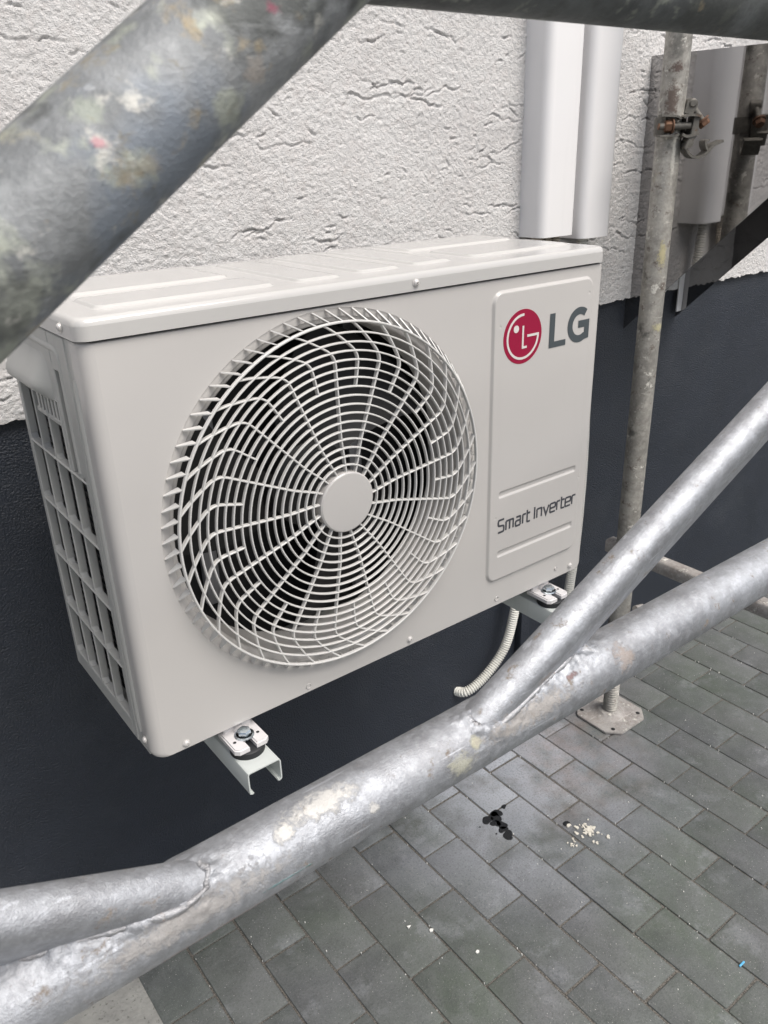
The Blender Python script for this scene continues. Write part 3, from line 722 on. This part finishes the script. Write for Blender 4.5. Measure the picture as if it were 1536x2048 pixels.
# ================================================================== trunking and hoses
def trunk(x0, x1, z0, label):
    r_ = .019; yf = YW-.0725; pr = [(x0, YW+.002), (x0+.0005, yf+r_)]
    for k in range(1, 7): a = R(180+90*k/6); pr.append((x0+.0005+r_+r_*math.cos(a), yf+r_+r_*math.sin(a)))
    for k in range(0, 7): a = R(270+90*k/6); pr.append((x1-.0005-r_+r_*math.cos(a), yf+r_+r_*math.sin(a)))
    pr.append((x1, YW+.002)); n_ = len(pr)
    inn = []
    for i in range(n_):
        a = Vector(pr[max(0, i-1)]); b = Vector(pr[min(n_-1, i+1)]); tt = (b-a).normalized(); inn.append((pr[i][0]-tt.y*.0016, pr[i][1]+tt.x*.0016))
    loop = pr+inn[::-1]; N = len(loop); V = [(a, b, z) for z in (z0, 3.2) for a, b in loop]
    F = [(k, (k+1) % N, N+(k+1) % N, N+k) for k in range(N)]
    F += [(i, i+1, N-2-i, N-1-i) for i in range(n_-1)]
    g = G().add(V, F); o = g.ob('pipe_cover', M['trunk'], None, True, ((x0+x1)/2, YW, z0), 40)
    return tag(o, label, 'pipe cover', 'white pipe covers running up the wall')
trunk(KX(.971), KX(1.0690), KZ(.5035), 'left one of the two white plastic pipe covers on the rendered wall')
trunk(KX(1.0885), KX(1.1790), KZ(.4930), 'right one of the two white plastic pipe covers, nearer the steel hood')
def bez(P, n=60):
    out = []; P = [Vector(p) for p in P]
    Q = [2*P[0]-P[1]]+P+[2*P[-1]-P[-2]]
    for i in range(1, len(Q)-2):
        for k in range(n):
            t = k/n; a, b, c, d = Q[i-1:i+3]
            out.append(.5*((2*b)+(-a+c)*t+(2*a-5*b+4*c-d)*t*t+(-a+3*b-3*c+d)*t**3))
    out.append(P[-1]); return out
def corrugated(P, r_, pitch=.0060, amp=.17, n=16):
    path = bez(P, 40); d = [0]
    for a, b in zip(path[:-1], path[1:]): d.append(d[-1]+(b-a).length)
    L = d[-1]; m_ = int(L/(pitch/6)); pts = []; rr = []; j = 0
    for i in range(m_+1):
        s_ = L*i/m_
        while j < len(d)-2 and d[j+1] < s_: j += 1
        t = (s_-d[j])/max(1e-9, d[j+1]-d[j]); pts.append(path[j].lerp(path[j+1], min(1, t)))
        ph = (s_ % pitch)/pitch; rr.append(r_*(1+amp*(1 if ph < .55 else (-1))*(1 if .08 < ph < .47 or .63 < ph < .92 else .4)))
    return G().tube(pts, rr, n)
o = corrugated(K3([(.985, .300, .10), (.990, .310, -.10), (.985, .335, -.23), (.971, .335, -.320), (.944, .335, -.405), (.890, .340, -.462), (.840, .352, -.492), (.826, .385, -.500)]), .0105).ob('drain_hose', M['hose'], None, True, (.9, YW, -.5), 60)
tag(o, 'cream corrugated drain hose curling into the plinth below the unit', 'hose')
o = corrugated(K3([(1.12, .335, .53), (1.135, .335, .40), (1.165, .335, .2), (1.178, .335, 0), (1.174, .335, -.20), (1.160, .335, -.345), (1.150, .34, -.5), (1.150, .34, -.652)]), .0107).ob('cable_conduit', M['hose'], None, True, (KX(1.15), YW, ZG), 60)
tag(o, 'cream corrugated conduit dropping down the plinth at the unit\'s right corner', 'conduit', None)
for i, (xa, xb) in enumerate(((.995, .86), (1.020, .90), (1.045, .94))):
    o = corrugated(K3([(xa, .338, .53), (xa-.002, .336, .45), (xa-.03, .33, .36), (xb-.02, .30, .26), (xb-.07, .24, .20)])+[(.772, .20-.03*i, .17-.03*i)], .0125 if i == 0 else .0098, n=12).ob('cable_conduit', M['conduit'], None, True, (xa, YW, .2), 60)
    tag(o, ('thickest beige conduit bending from the pipe cover to the back of the unit' if i == 0 else 'thinner beige conduit in the middle of the bundle behind the unit' if i == 1 else 'thinner beige conduit of the bundle nearest the steel hood'), 'conduit', 'beige conduits behind the unit')

# ================================================================== polished steel hood
hd = thing('steel_hood', 'polished stainless steel hood with slanted lower edge projecting from the wall', 'hood', (KX(1.43), YW, KZ(.27)))
def cheek(x, nm):
    prof = [(YW+.003, KZ(.8215)), (-.16, KZ(.8150)), (-.16, KZ(.770)), (KY(.0742), KZ(.5605)), (KY(.2577), KZ(.3845)), (YW-.001, KZ(.273))]
    V = [(x+d_, y, z) for d_ in (0, .0022) for y, z in prof]; n_ = len(prof)
    F = [tuple(range(n_)), tuple(range(2*n_-1, n_-1, -1))]+[(k, n_+k, n_+(k+1) % n_, (k+1) % n_) for k in range(n_)]
    return G().add(V, F).ob(nm, M['mirror'], hd, False)
HX0, HX1 = KX(1.335), KX(1.535)
cheek(HX0, 'side_panel'); cheek(HX1, 'side_panel')
G().box((HX0+.0025, -.159, KZ(.8125)), (HX1-.0005, YW-.013, KZ(.8148))).ob('top_panel', M['mirror'], hd, False)
G().box((HX0+.0025, -.159, KZ(.772)), (HX1-.0005, -.1568, KZ(.8120))).ob('front_panel', M['mirror'], hd, False)
G().box((HX1-.020, YW-.0165, KZ(.290)), (HX1-.0005, YW-.0135, KZ(.80))).ob('wall_flange', M['trunk'], hd, False)

# ================================================================== scaffold upright with base jack
BX, BY = 1.307, .285
up_ = thing('scaffold_post', 'weathered scaffold upright with low cross tube, standing on a threaded base jack', 'scaffold', (BX, BY, -.46))
G().tube([(BX, BY, z) for z in np.linspace(-.455, 2.3, 40)], .0250, 40).ob('post_tube', M['galv_old'], up_)
G().tube([(BX-.001, .335, -.2535), (BX-.001, .1, -.2535), (BX-.001, -.9, -.2535)], .0170, 24, prof=[(a*.98, b) for a, b in ((-1, -.75), (-.75, -1), (.75, -1), (1, -.75), (1, .75), (.75, 1), (-.75, 1), (-1, .75))]).ob('cross_tube', M['plate'], up_, True, angle=60)
G().tube([(BX-.045, BY+.01, -.25), (BX-.022, BY, -.25)], [.0065, .008], 12).ob('locking_pin', M['plate'], up_)
G().tube([(BX+.02, BY-.03, -.415), (BX+.05, BY-.03, -.42)], [.009, .008], 12).ob('locking_pin', M['plate'], up_)
jk = thing('base_jack', 'threaded base jack on an eight sided steel plate stained with pink dust', 'base jack', (BX, BY, ZG))
pts = []; rr = []; z = ZG+.006
while z < -.2: 
    ph = ((z*1000) % 7.5)/7.5; pts.append((BX, BY, z)); rr.append(.0172+.0024*math.sin(2*PI*ph)); z += .0009
G().tube(pts, rr, 28).ob('spindle', M['galv_old'], jk, True, angle=70)
g = G(); a_, c_ = .0765, .030
oct_ = [(-a_, -a_+c_), (-a_+c_, -a_), (a_-c_, -a_), (a_, -a_+c_), (a_, a_-c_), (a_-c_, a_), (-a_+c_, a_), (-a_, a_-c_)]
bm = bmesh.new(); vs_ = [bm.verts.new((BX+x, BY+y, ZG+.002)) for x, y in oct_]; fc = bm.faces.new(vs_); ex = bmesh.ops.extrude_face_region(bm, geom=[fc])
for v in [e for e in ex['geom'] if isinstance(e, bmesh.types.BMVert)]: v.co.z = ZG+.0085
bmesh.ops.recalc_face_normals(bm, faces=bm.faces); bmesh.ops.bevel(bm, geom=bm.edges[:], offset=.0012, segments=2, affect='EDGES'); g.bm(bm)
n3 = 26; V = []
for i in range(n3):
    t = i/(n3-1)*0; 
prf = [(.030+.012*(1-k/6)**2*1.0+.010*(1-k/6), .0085+.010*(k/6)**1.5) for k in range(7)]+[(.018, .020)]
gl = G().lathe(prf, (BX, BY, ZG), 'z', 40); gl.V = [(x+random.uniform(-.0012, .0012), y+random.uniform(-.0012, .0012), z+random.uniform(-.0008, .0008)) for x, y, z in gl.V]; g.add(gl.V, gl.F)
pl = g.ob('base_plate', M['plate'], jk, True, angle=30)
g = G()
for sx, sy in ((-1, -1), (1, -1), (1, 1), (-1, 1)): G().lathe([(.0055, .0089), (.0001, .0088)], (BX+sx*.052, BY+sy*.052, ZG), 'z', 16).ob('nail_hole', M['dark'], pl, False)
G().tube([(BX, BY, -.475), (BX, BY, -.455)], [.031, .029], 6).ob('jack_nut', M['clamp'], jk, True, angle=25)

# --- swivel coupler clamped to the upright
cz = .690
cl = thing('scaffold_coupler', 'rusty swivel coupler clamped to the upright with its free jaw hanging open', 'coupler', (BX, BY, cz))
cf = Vector((.599, .800, 0)); cr_ = Vector((.800, -.599, 0)); tw = -cf
def cp(x, z, d_=0.0): return Vector((BX, BY, cz))+cr_*(x*.001)+tw*(d_*.001)+Vector((0, 0, z*.001))
def plate(g, P2, d0, d1):
    """prism: outline P2 in the picture-parallel plane of the clamp (x, z mm), from depth d0 to d1 (mm toward the lane)"""
    n_ = len(P2); V = [tuple(cp(x, z, d)) for d in (d0, d1) for x, z in P2]
    bm = bmesh.new(); v_ = [bm.verts.new(p) for p in V]; bm.faces.new(v_[:n_]); bm.faces.new(v_[n_:][::-1])
    for k in range(n_): bm.faces.new((v_[k], v_[n_+k], v_[n_+(k+1) % n_], v_[(k+1) % n_]))
    bmesh.ops.recalc_face_normals(bm, faces=bm.faces); bmesh.ops.bevel(bm, geom=bm.edges[:], offset=.0011, segments=2, affect='EDGES', clamp_overlap=True); g.bm(bm)
def strip(g, P2, th_, d0, d1, sub=1):
    P = rnd(P2, 2) if sub else P2; P = [Vector(p) for p in P]; up1 = []; dn = []
    for i in range(len(P)):
        t = (P[min(i+1, len(P)-1)]-P[max(i-1, 0)]).normalized(); nn = Vector((-t.y, t.x)); up1.append(tuple(P[i]+nn*th_/2)); dn.append(tuple(P[i]-nn*th_/2))
    plate(g, up1+dn[::-1], d0, d1)
g = G()
band = [(Vector((BX, BY, 0))+Vector((math.cos(a), math.sin(a), 0))*.0272) for a in np.linspace(0, 2*PI, 41)]
V = []; 
for a in np.linspace(0, 2*PI, 40, endpoint=False):
    for rr_, zz in ((.0255, -.017), (.0295, -.017), (.0300, -.014), (.0300, .014), (.0295, .017), (.0255, .017)): V.append((BX+rr_*math.cos(a), BY+rr_*math.sin(a), cz+zz))
n_ = 6
ca = math.atan2(tw.y, tw.x); keep = []
for k in range(40):
    a = 2*PI*k/40; da = (a-ca+PI) % (2*PI)-PI
    if abs(da) > .62: keep.append(k)
F = [(k*n_+i, ((k+1) % 40)*n_+i, ((k+1) % 40)*n_+(i+1) % n_, k*n_+(i+1) % n_) for k in keep for i in range(n_)]
g.add(V, F)
strip(g, [(-31, 19), (-10, 18), (2, 17), (8, 12)], 4, 18, 40); strip(g, [(-31, -17), (-10, -17), (2, -18), (7, -14)], 4, 18, 40)
strip(g, [(13, 14), (20, 19), (38, 18), (46, 16)], 5, 16, 42); strip(g, [(14, -15), (22, -20), (38, -17), (46, -15)], 5, 14, 40)
plate(g, [(34, 18), (44, 20), (45, -16), (36, -30), (24, -44), (20, -40), (30, -16)], 2, 38)
g.ob('clamp_body', M['clamp'], cl, True, angle=35)
g = G(); plate(g, [(20, 22), (24, 46), (32, 50), (40, 48), (46, 42), (45, 32), (38, 20)], -6, 16); g.tube([cp(36, 40, 16), cp(36, 40, 19)], [.0085, .006], 14)
g.ob('swivel_lug', M['clamp'], cl, True, angle=35)
g = G().tube([cp(-31, 0, 30), cp(30, 0, 30)], .0066, 18); b1 = g.ob('clamp_bolt', M['clamp'], cl)
g = G().hexa(cp(-8, 0, 30), -cr_, .0118, .012); g.tube([cp(-7, 0, 30), cp(-4.5, 0, 30)], .0140, 20); g.tube([cp(-20, 0, 30), cp(-33, 0, 30)], [.0068, .0060], 14); g.ob('nut', M['rust'], b1, True, angle=25)
a_, b_2 = cp(40, 32, 8), cp(62, 3, 16); g = G().tube([a_, b_2], .0062, 16); b2 = g.ob('swing_bolt', M['clamp'], cl)
dv = (b_2-a_).normalized(); g = G().hexa(b_2-dv*.006, dv, .0115, .011); g.tube([b_2-dv*.009, b_2-dv*.0055], .0140, 20); g.ob('nut', M['rust'], b2, True, angle=25)
g = G(); strip(g, [(24, -30), (28, -38), (38, -52), (48, -58), (62, -58), (74, -50), (82, -38), (90, -34), (103, -29)], 5, -14, 22, 1)
strip(g, [(76, -47), (70, -38), (68, -28), (76, -27)], 4, -14, 20, 1); g.tube([cp(36, -32, -10), cp(36, -32, 22)], .0075, 14)
g.ob('free_jaw', M['clamp'], cl, True, angle=35)

# ================================================================== lattice girder in front of the unit
YP = -.4305; ZC = .2613; ZU = .7494; RT = .02415
lg = thing('lattice_girder', 'galvanised steel lattice girder crossing in front of the unit', 'scaffold girder', (.2, YP, ZC))
def rough_tube(pts, r_, n, prof=None, up=None, amp=.00025, seed=1):
    g = G().tube(pts, r_, n, prof=prof, up=up); return g
G().tube([(x, YP, ZU) for x in np.linspace(-1.7, 2.3, 60)], RT, 56).ob('upper_chord', M['galv_dark'], lg)
# braces: tubes pressed flat, wide in the plane of the girder
def tear_prof(hw, hd, k):
    """cross section: round lobe along the upper edge, one flat pressed face looking out and down below it"""
    rb = hd; ra = hd+(.0065-hd)*k; cb = hw-rb; ca = -(hw-ra); ax_ = 0.0; aa = -.0105*k; out = []
    for q_ in range(17): t_ = R(-78*k+ -12*(1-k) + (258+12*(1-k)-0)*q_/16-0) if False else R(-20+220*q_/16); out.append((ax_+rb*math.cos(t_), cb+rb*math.sin(t_)))
    for q_ in range(9): t_ = R(200+140*q_/8); out.append((aa+ra*math.cos(t_), ca+ra*math.sin(t_)))
    return out
def bframe(P0, P1):
    d_ = (Vector(P1)-Vector(P0)).normalized(); a = Vector((0, -1, 0)); b = d_.cross(a).normalized()
    return d_, a, (b if b.z > 0 else -b)
def bprof(t, HW):
    k = max(0, min(1, t/.12)); k = k*k*(3-2*k); h_ = .0150+(HW-.0150)*k; return [(x_, y_+HW-h_) for x_, y_ in tear_prof(h_, .0146, k)]
def brace(P0, P1, HW):
    """tube pressed flat; its end is squeezed narrow where it is welded to the lower chord"""
    d_, a, b = bframe(P0, P1); P0 = Vector(P0); L = (Vector(P1)-P0).length; V = []; N = 0
    for t in [0, .008, .02, .03, .04, .05, .06, .07, .08, .09, .10, .11, .2, .3, .5, .8, L]:
        fp = bprof(t, HW); c = P0+d_*t; V += [tuple(c+a*x_+b*y_) for x_, y_ in fp]; N += 1; n_ = len(fp)
    F = [(i*n_+k, i*n_+(k+1) % n_, (i+1)*n_+(k+1) % n_, (i+1)*n_+k) for i in range(N-1) for k in range(n_)]+[tuple(range(n_))]
    G().add(V, F).ob('brace', M['galv'], lg, True, angle=50)
def inside(pt, P0, P1, HW):
    d_, a, b = bframe(P0, P1); v = Vector(pt)-Vector(P0); t = v.dot(d_)
    if t < 0: return False
    x, y = v.dot(a), v.dot(b); fp = bprof(t, HW); c = False; j = len(fp)-1
    for i in range(len(fp)):
        xi, yi = fp[i]; xj, yj = fp[j]
        if (yi > y) != (yj > y) and x < (xj-xi)*(y-yi)/(yj-yi)+xi: c = not c
        j = i
    return c
BR = [((.080, YP-.004, .2426), (1.14, YP-.004, .2426+.486*1.06), .0305), ((-.090, YP-.004, .2456), (-1.10, YP-.004, .2456+.470*1.010), .0262)]
for B_ in BR: brace(*B_)
def on_chord(x, ang, out=0.0): return Vector((x, YP-(RT+out)*math.cos(R(ang)), ZC+(RT+out)*math.sin(R(ang))))
seams = []
for B_ in BR:
    lo, hi = [], []
    for an in np.arange(-20, 96, 3.0):
        xs_ = [x for x in np.arange(-.36, .36, .002) if inside(on_chord(x, an), *B_)]
        if xs_: lo.append((min(xs_), an)); hi.append((max(xs_), an))
    seams.append(lo[::-1]+hi)
# lower chord with the melted, lumpy zone round both welds
xa = np.unique(np.round(np.concatenate([np.linspace(-1.7, -.30, 20), np.arange(-.30, .32, .0014), np.linspace(.32, 2.3, 24)]), 5)); na = 150; th_a = np.linspace(0, 360, na, endpoint=False)
Ng = fbm(len(xa), na, 7, 3, 31); Ng2 = fbm(len(xa), na, 22, 2, 32); Dp = np.zeros((len(xa), na))
ca_, sa_ = np.cos(np.radians(th_a)), np.sin(np.radians(th_a))
PX = np.repeat(xa[:, None], na, 1); PY = np.repeat((YP-RT*ca_)[None], len(xa), 0); PZ = np.repeat((ZC+RT*sa_)[None], len(xa), 0)
for sm_ in seams:
    S3 = np.array([tuple(on_chord(x, a)) for x, a in sm_]); d2 = np.full(PX.shape, 9.0)
    for p_ in S3: d2 = np.minimum(d2, (PX-p_[0])**2+(PY-p_[1])**2+(PZ-p_[2])**2)
    d_ = np.sqrt(d2); Dp = np.maximum(Dp, np.exp(-(d_/.0055)**2)*.0020*(1+.25*Ng)+np.exp(-(d_/.014)**2)*.0006*np.clip(Ng, -.6, 2)+np.exp(-(d_/.026)**2)*.00018*Ng)
Dp += .00005*Ng2
rr_ = RT+Dp; V = np.stack([PX, YP-rr_*ca_[None], ZC+rr_*sa_[None]], -1).reshape(-1, 3)
i_, j_ = np.meshgrid(np.arange(len(xa)-1), np.arange(na), indexing='ij'); a_0 = (i_*na+j_).ravel(); a_1 = (i_*na+(j_+1) % na).ravel()
mesh('lower_chord', V, np.stack([a_0, a_1, a_1+na, a_0+na], 1), M['galv'], lg, True, angle=85)
for k_, sm_ in enumerate(seams):
    rs = np.random.default_rng(40+k_); L_ = [p_ for p_ in sm_ if p_[1] < 88]; path = [on_chord(x, a, .0008) for x, a in L_[::2]]; P = bez(path, 8); n_ = len(P)
    nz_ = np.convolve(rs.standard_normal(n_+20), np.ones(9)/3, 'same')[10:10+n_]; w_ = .0022*(1+.22*nz_+.10*np.abs(np.sin(np.arange(n_)*.9)))
    G().tube(P, w_, 12).ob('weld_bead', M['weld'], lg, True, angle=80)

# --- diagonal tube close to the lens
P = Vector((-.1119, -.4868, .6734)); dv = Vector((.8125, 0, .5829)).normalized()
dt = G().tube([P+dv*t for t in np.linspace(-.9, 1.3, 30)], RT, 56).ob('scaffold_tube', M['galv_dull'], None, True, (P.x, P.y, P.z))
tag(dt, 'dirty grey scaffold tube slanting across in front of the white render', 'scaffold tube')

# ================================================================== small things on the paving
g = G(); rs = random.Random(3)
def blob(g, x, y, r_, h=.0009, n=22, jag=.12):
    ph = rs.uniform(0, 6); V = []; 
    for k in range(n):
        a = 2*PI*k/n; q_ = r_*(1+jag*math.sin(2*a+ph)+jag*.6*math.sin(3*a+2*ph)+rs.uniform(-.4, .4)*jag*.4)
        V.append((x+q_*math.cos(a), y+q_*math.sin(a)))
    W_ = [(a, b, ZG+.0006) for a, b in V]+[(x+(a-x)*.9, y+(b-y)*.9, ZG+.0006+h) for a, b in V]
    g.add(W_, [(k, (k+1) % n, n+(k+1) % n, n+k) for k in range(n)]+[tuple(range(n, 2*n))])
for x, y, r_ in ((.786, .219, .0125), (.806, .2135, .0145), (.8155, .2205, .0125), (.793, .199, .011), (.800, .187, .0125), (.793, .176, .010), (.7895, .157, .0125), (.844, .2245, .0062), (.757, .214, .002), (.772, .176, .002)): blob(g, x, y, r_, .0003, 34, .20)
tag(g.ob('oil_stain', M['oil'], None, False, (.80, .2, ZG)), 'cluster of black oily drips on the pavers below the drain hose', 'stain')
g = G(); blob(g, .917, .0965, .0085, .0007, jag=.06); tag(g.ob('oil_spot', M['oil'], None, False, (.917, .0965, ZG)), 'single round black spot between oily drips and mortar splash', 'stain')
g = G()
for k in range(60):
    a = rs.uniform(0, 2*PI); q_ = abs(rs.gauss(0, .013)); blob(g, .940+q_*math.cos(a), .052+q_*math.sin(a)*1.2, rs.uniform(.0012, .0052), rs.uniform(.0008, .0028), 9, .3)
tag(g.ob('mortar_splash', M['mortar'], None, False, (.94, .052, ZG)), 'crumbly cream mortar splash on the pavers right of the black drips', 'mortar'); g = G()
for k in range(14): blob(g, .881+rs.gauss(0, .007), .0498+rs.gauss(0, .006), rs.uniform(.001, .003), .001, 8, .3)
tag(g.ob('mortar_splash', M['mortar'], None, False, (.881, .05, ZG)), 'smaller white mortar speckles left of the crumbly mortar splash', 'mortar'); g = G()
blob(g, .9155, .090, .0052, .002, 9, .3); tag(g.ob('mortar_crumb', M['mortar'], None, False, (.9155, .09, ZG)), 'single mortar crumb lying on the round black spot', 'mortar')
for i, (x, y, s_, lb) in enumerate(((.4667, .1132, .0050, 'left white plaster chip of three, triangular, below the girder'), (.4964, .0791, .0048, 'middle white plaster chip of three, lying in a paver joint'), (.5346, -.0121, .0042, 'rounded white plaster chip, nearest to the bottom of the photo'))):
    g = G(); a = i*1.3; V = [(x+s_*math.cos(a+t), y+s_*math.sin(a+t)*.8, ZG+z) for z in (.0012, .0034) for t in ((0, 2.2, 4.0) if i == 0 else (0, 1.1, 2.3, 3.6, 4.9))]; n_ = len(V)//2
    g.add(V, [tuple(range(n_))[::-1], tuple(range(n_, 2*n_))]+[(k, (k+1) % n_, n_+(k+1) % n_, n_+k) for k in range(n_)])
    tag(g.ob('plaster_chip', M['chip'], None, False, (x, y, ZG)), lb, 'chip', 'white plaster chips on the pavers')
g = G().box((.893, -.3420, ZG+.001), (.909, -.3385, ZG+.004), .0008); tag(g.ob('plastic_scrap', M['blue'], None, False, (.9, -.34, ZG)), 'tiny bright blue scrap of plastic lying in a joint', 'scrap')
g = G()
for k in range(230):
    x = rs.uniform(.1, 2.0); y = rs.uniform(-.5, .36); s_ = rs.uniform(.0004, .0011)
    if rs.random() < .6: x = round((x-.4)/.1)*.1+.4+rs.uniform(-.003, .003)
    z = ZG+.0015; t = rs.uniform(0, 3); V = [(x+s_*math.cos(t+q_), y+s_*math.sin(t+q_)*1.3, z+h_) for h_ in (-.003, s_*.8) for q_ in (0, 1.7, 3.2, 4.6)]
    g.add(V, [(3, 2, 1, 0), (4, 5, 6, 7), (0, 1, 5, 4), (1, 2, 6, 5), (2, 3, 7, 6), (3, 0, 4, 7)])
o = g.ob('grit', M['chip'], None, False, (1, 0, ZG)); o['kind'] = 'stuff'; o['label'] = 'fine white grit scattered over the grey pavers'; o['category'] = 'grit'

for o in SC.objects:
    if '_o' in o: del o['_o']
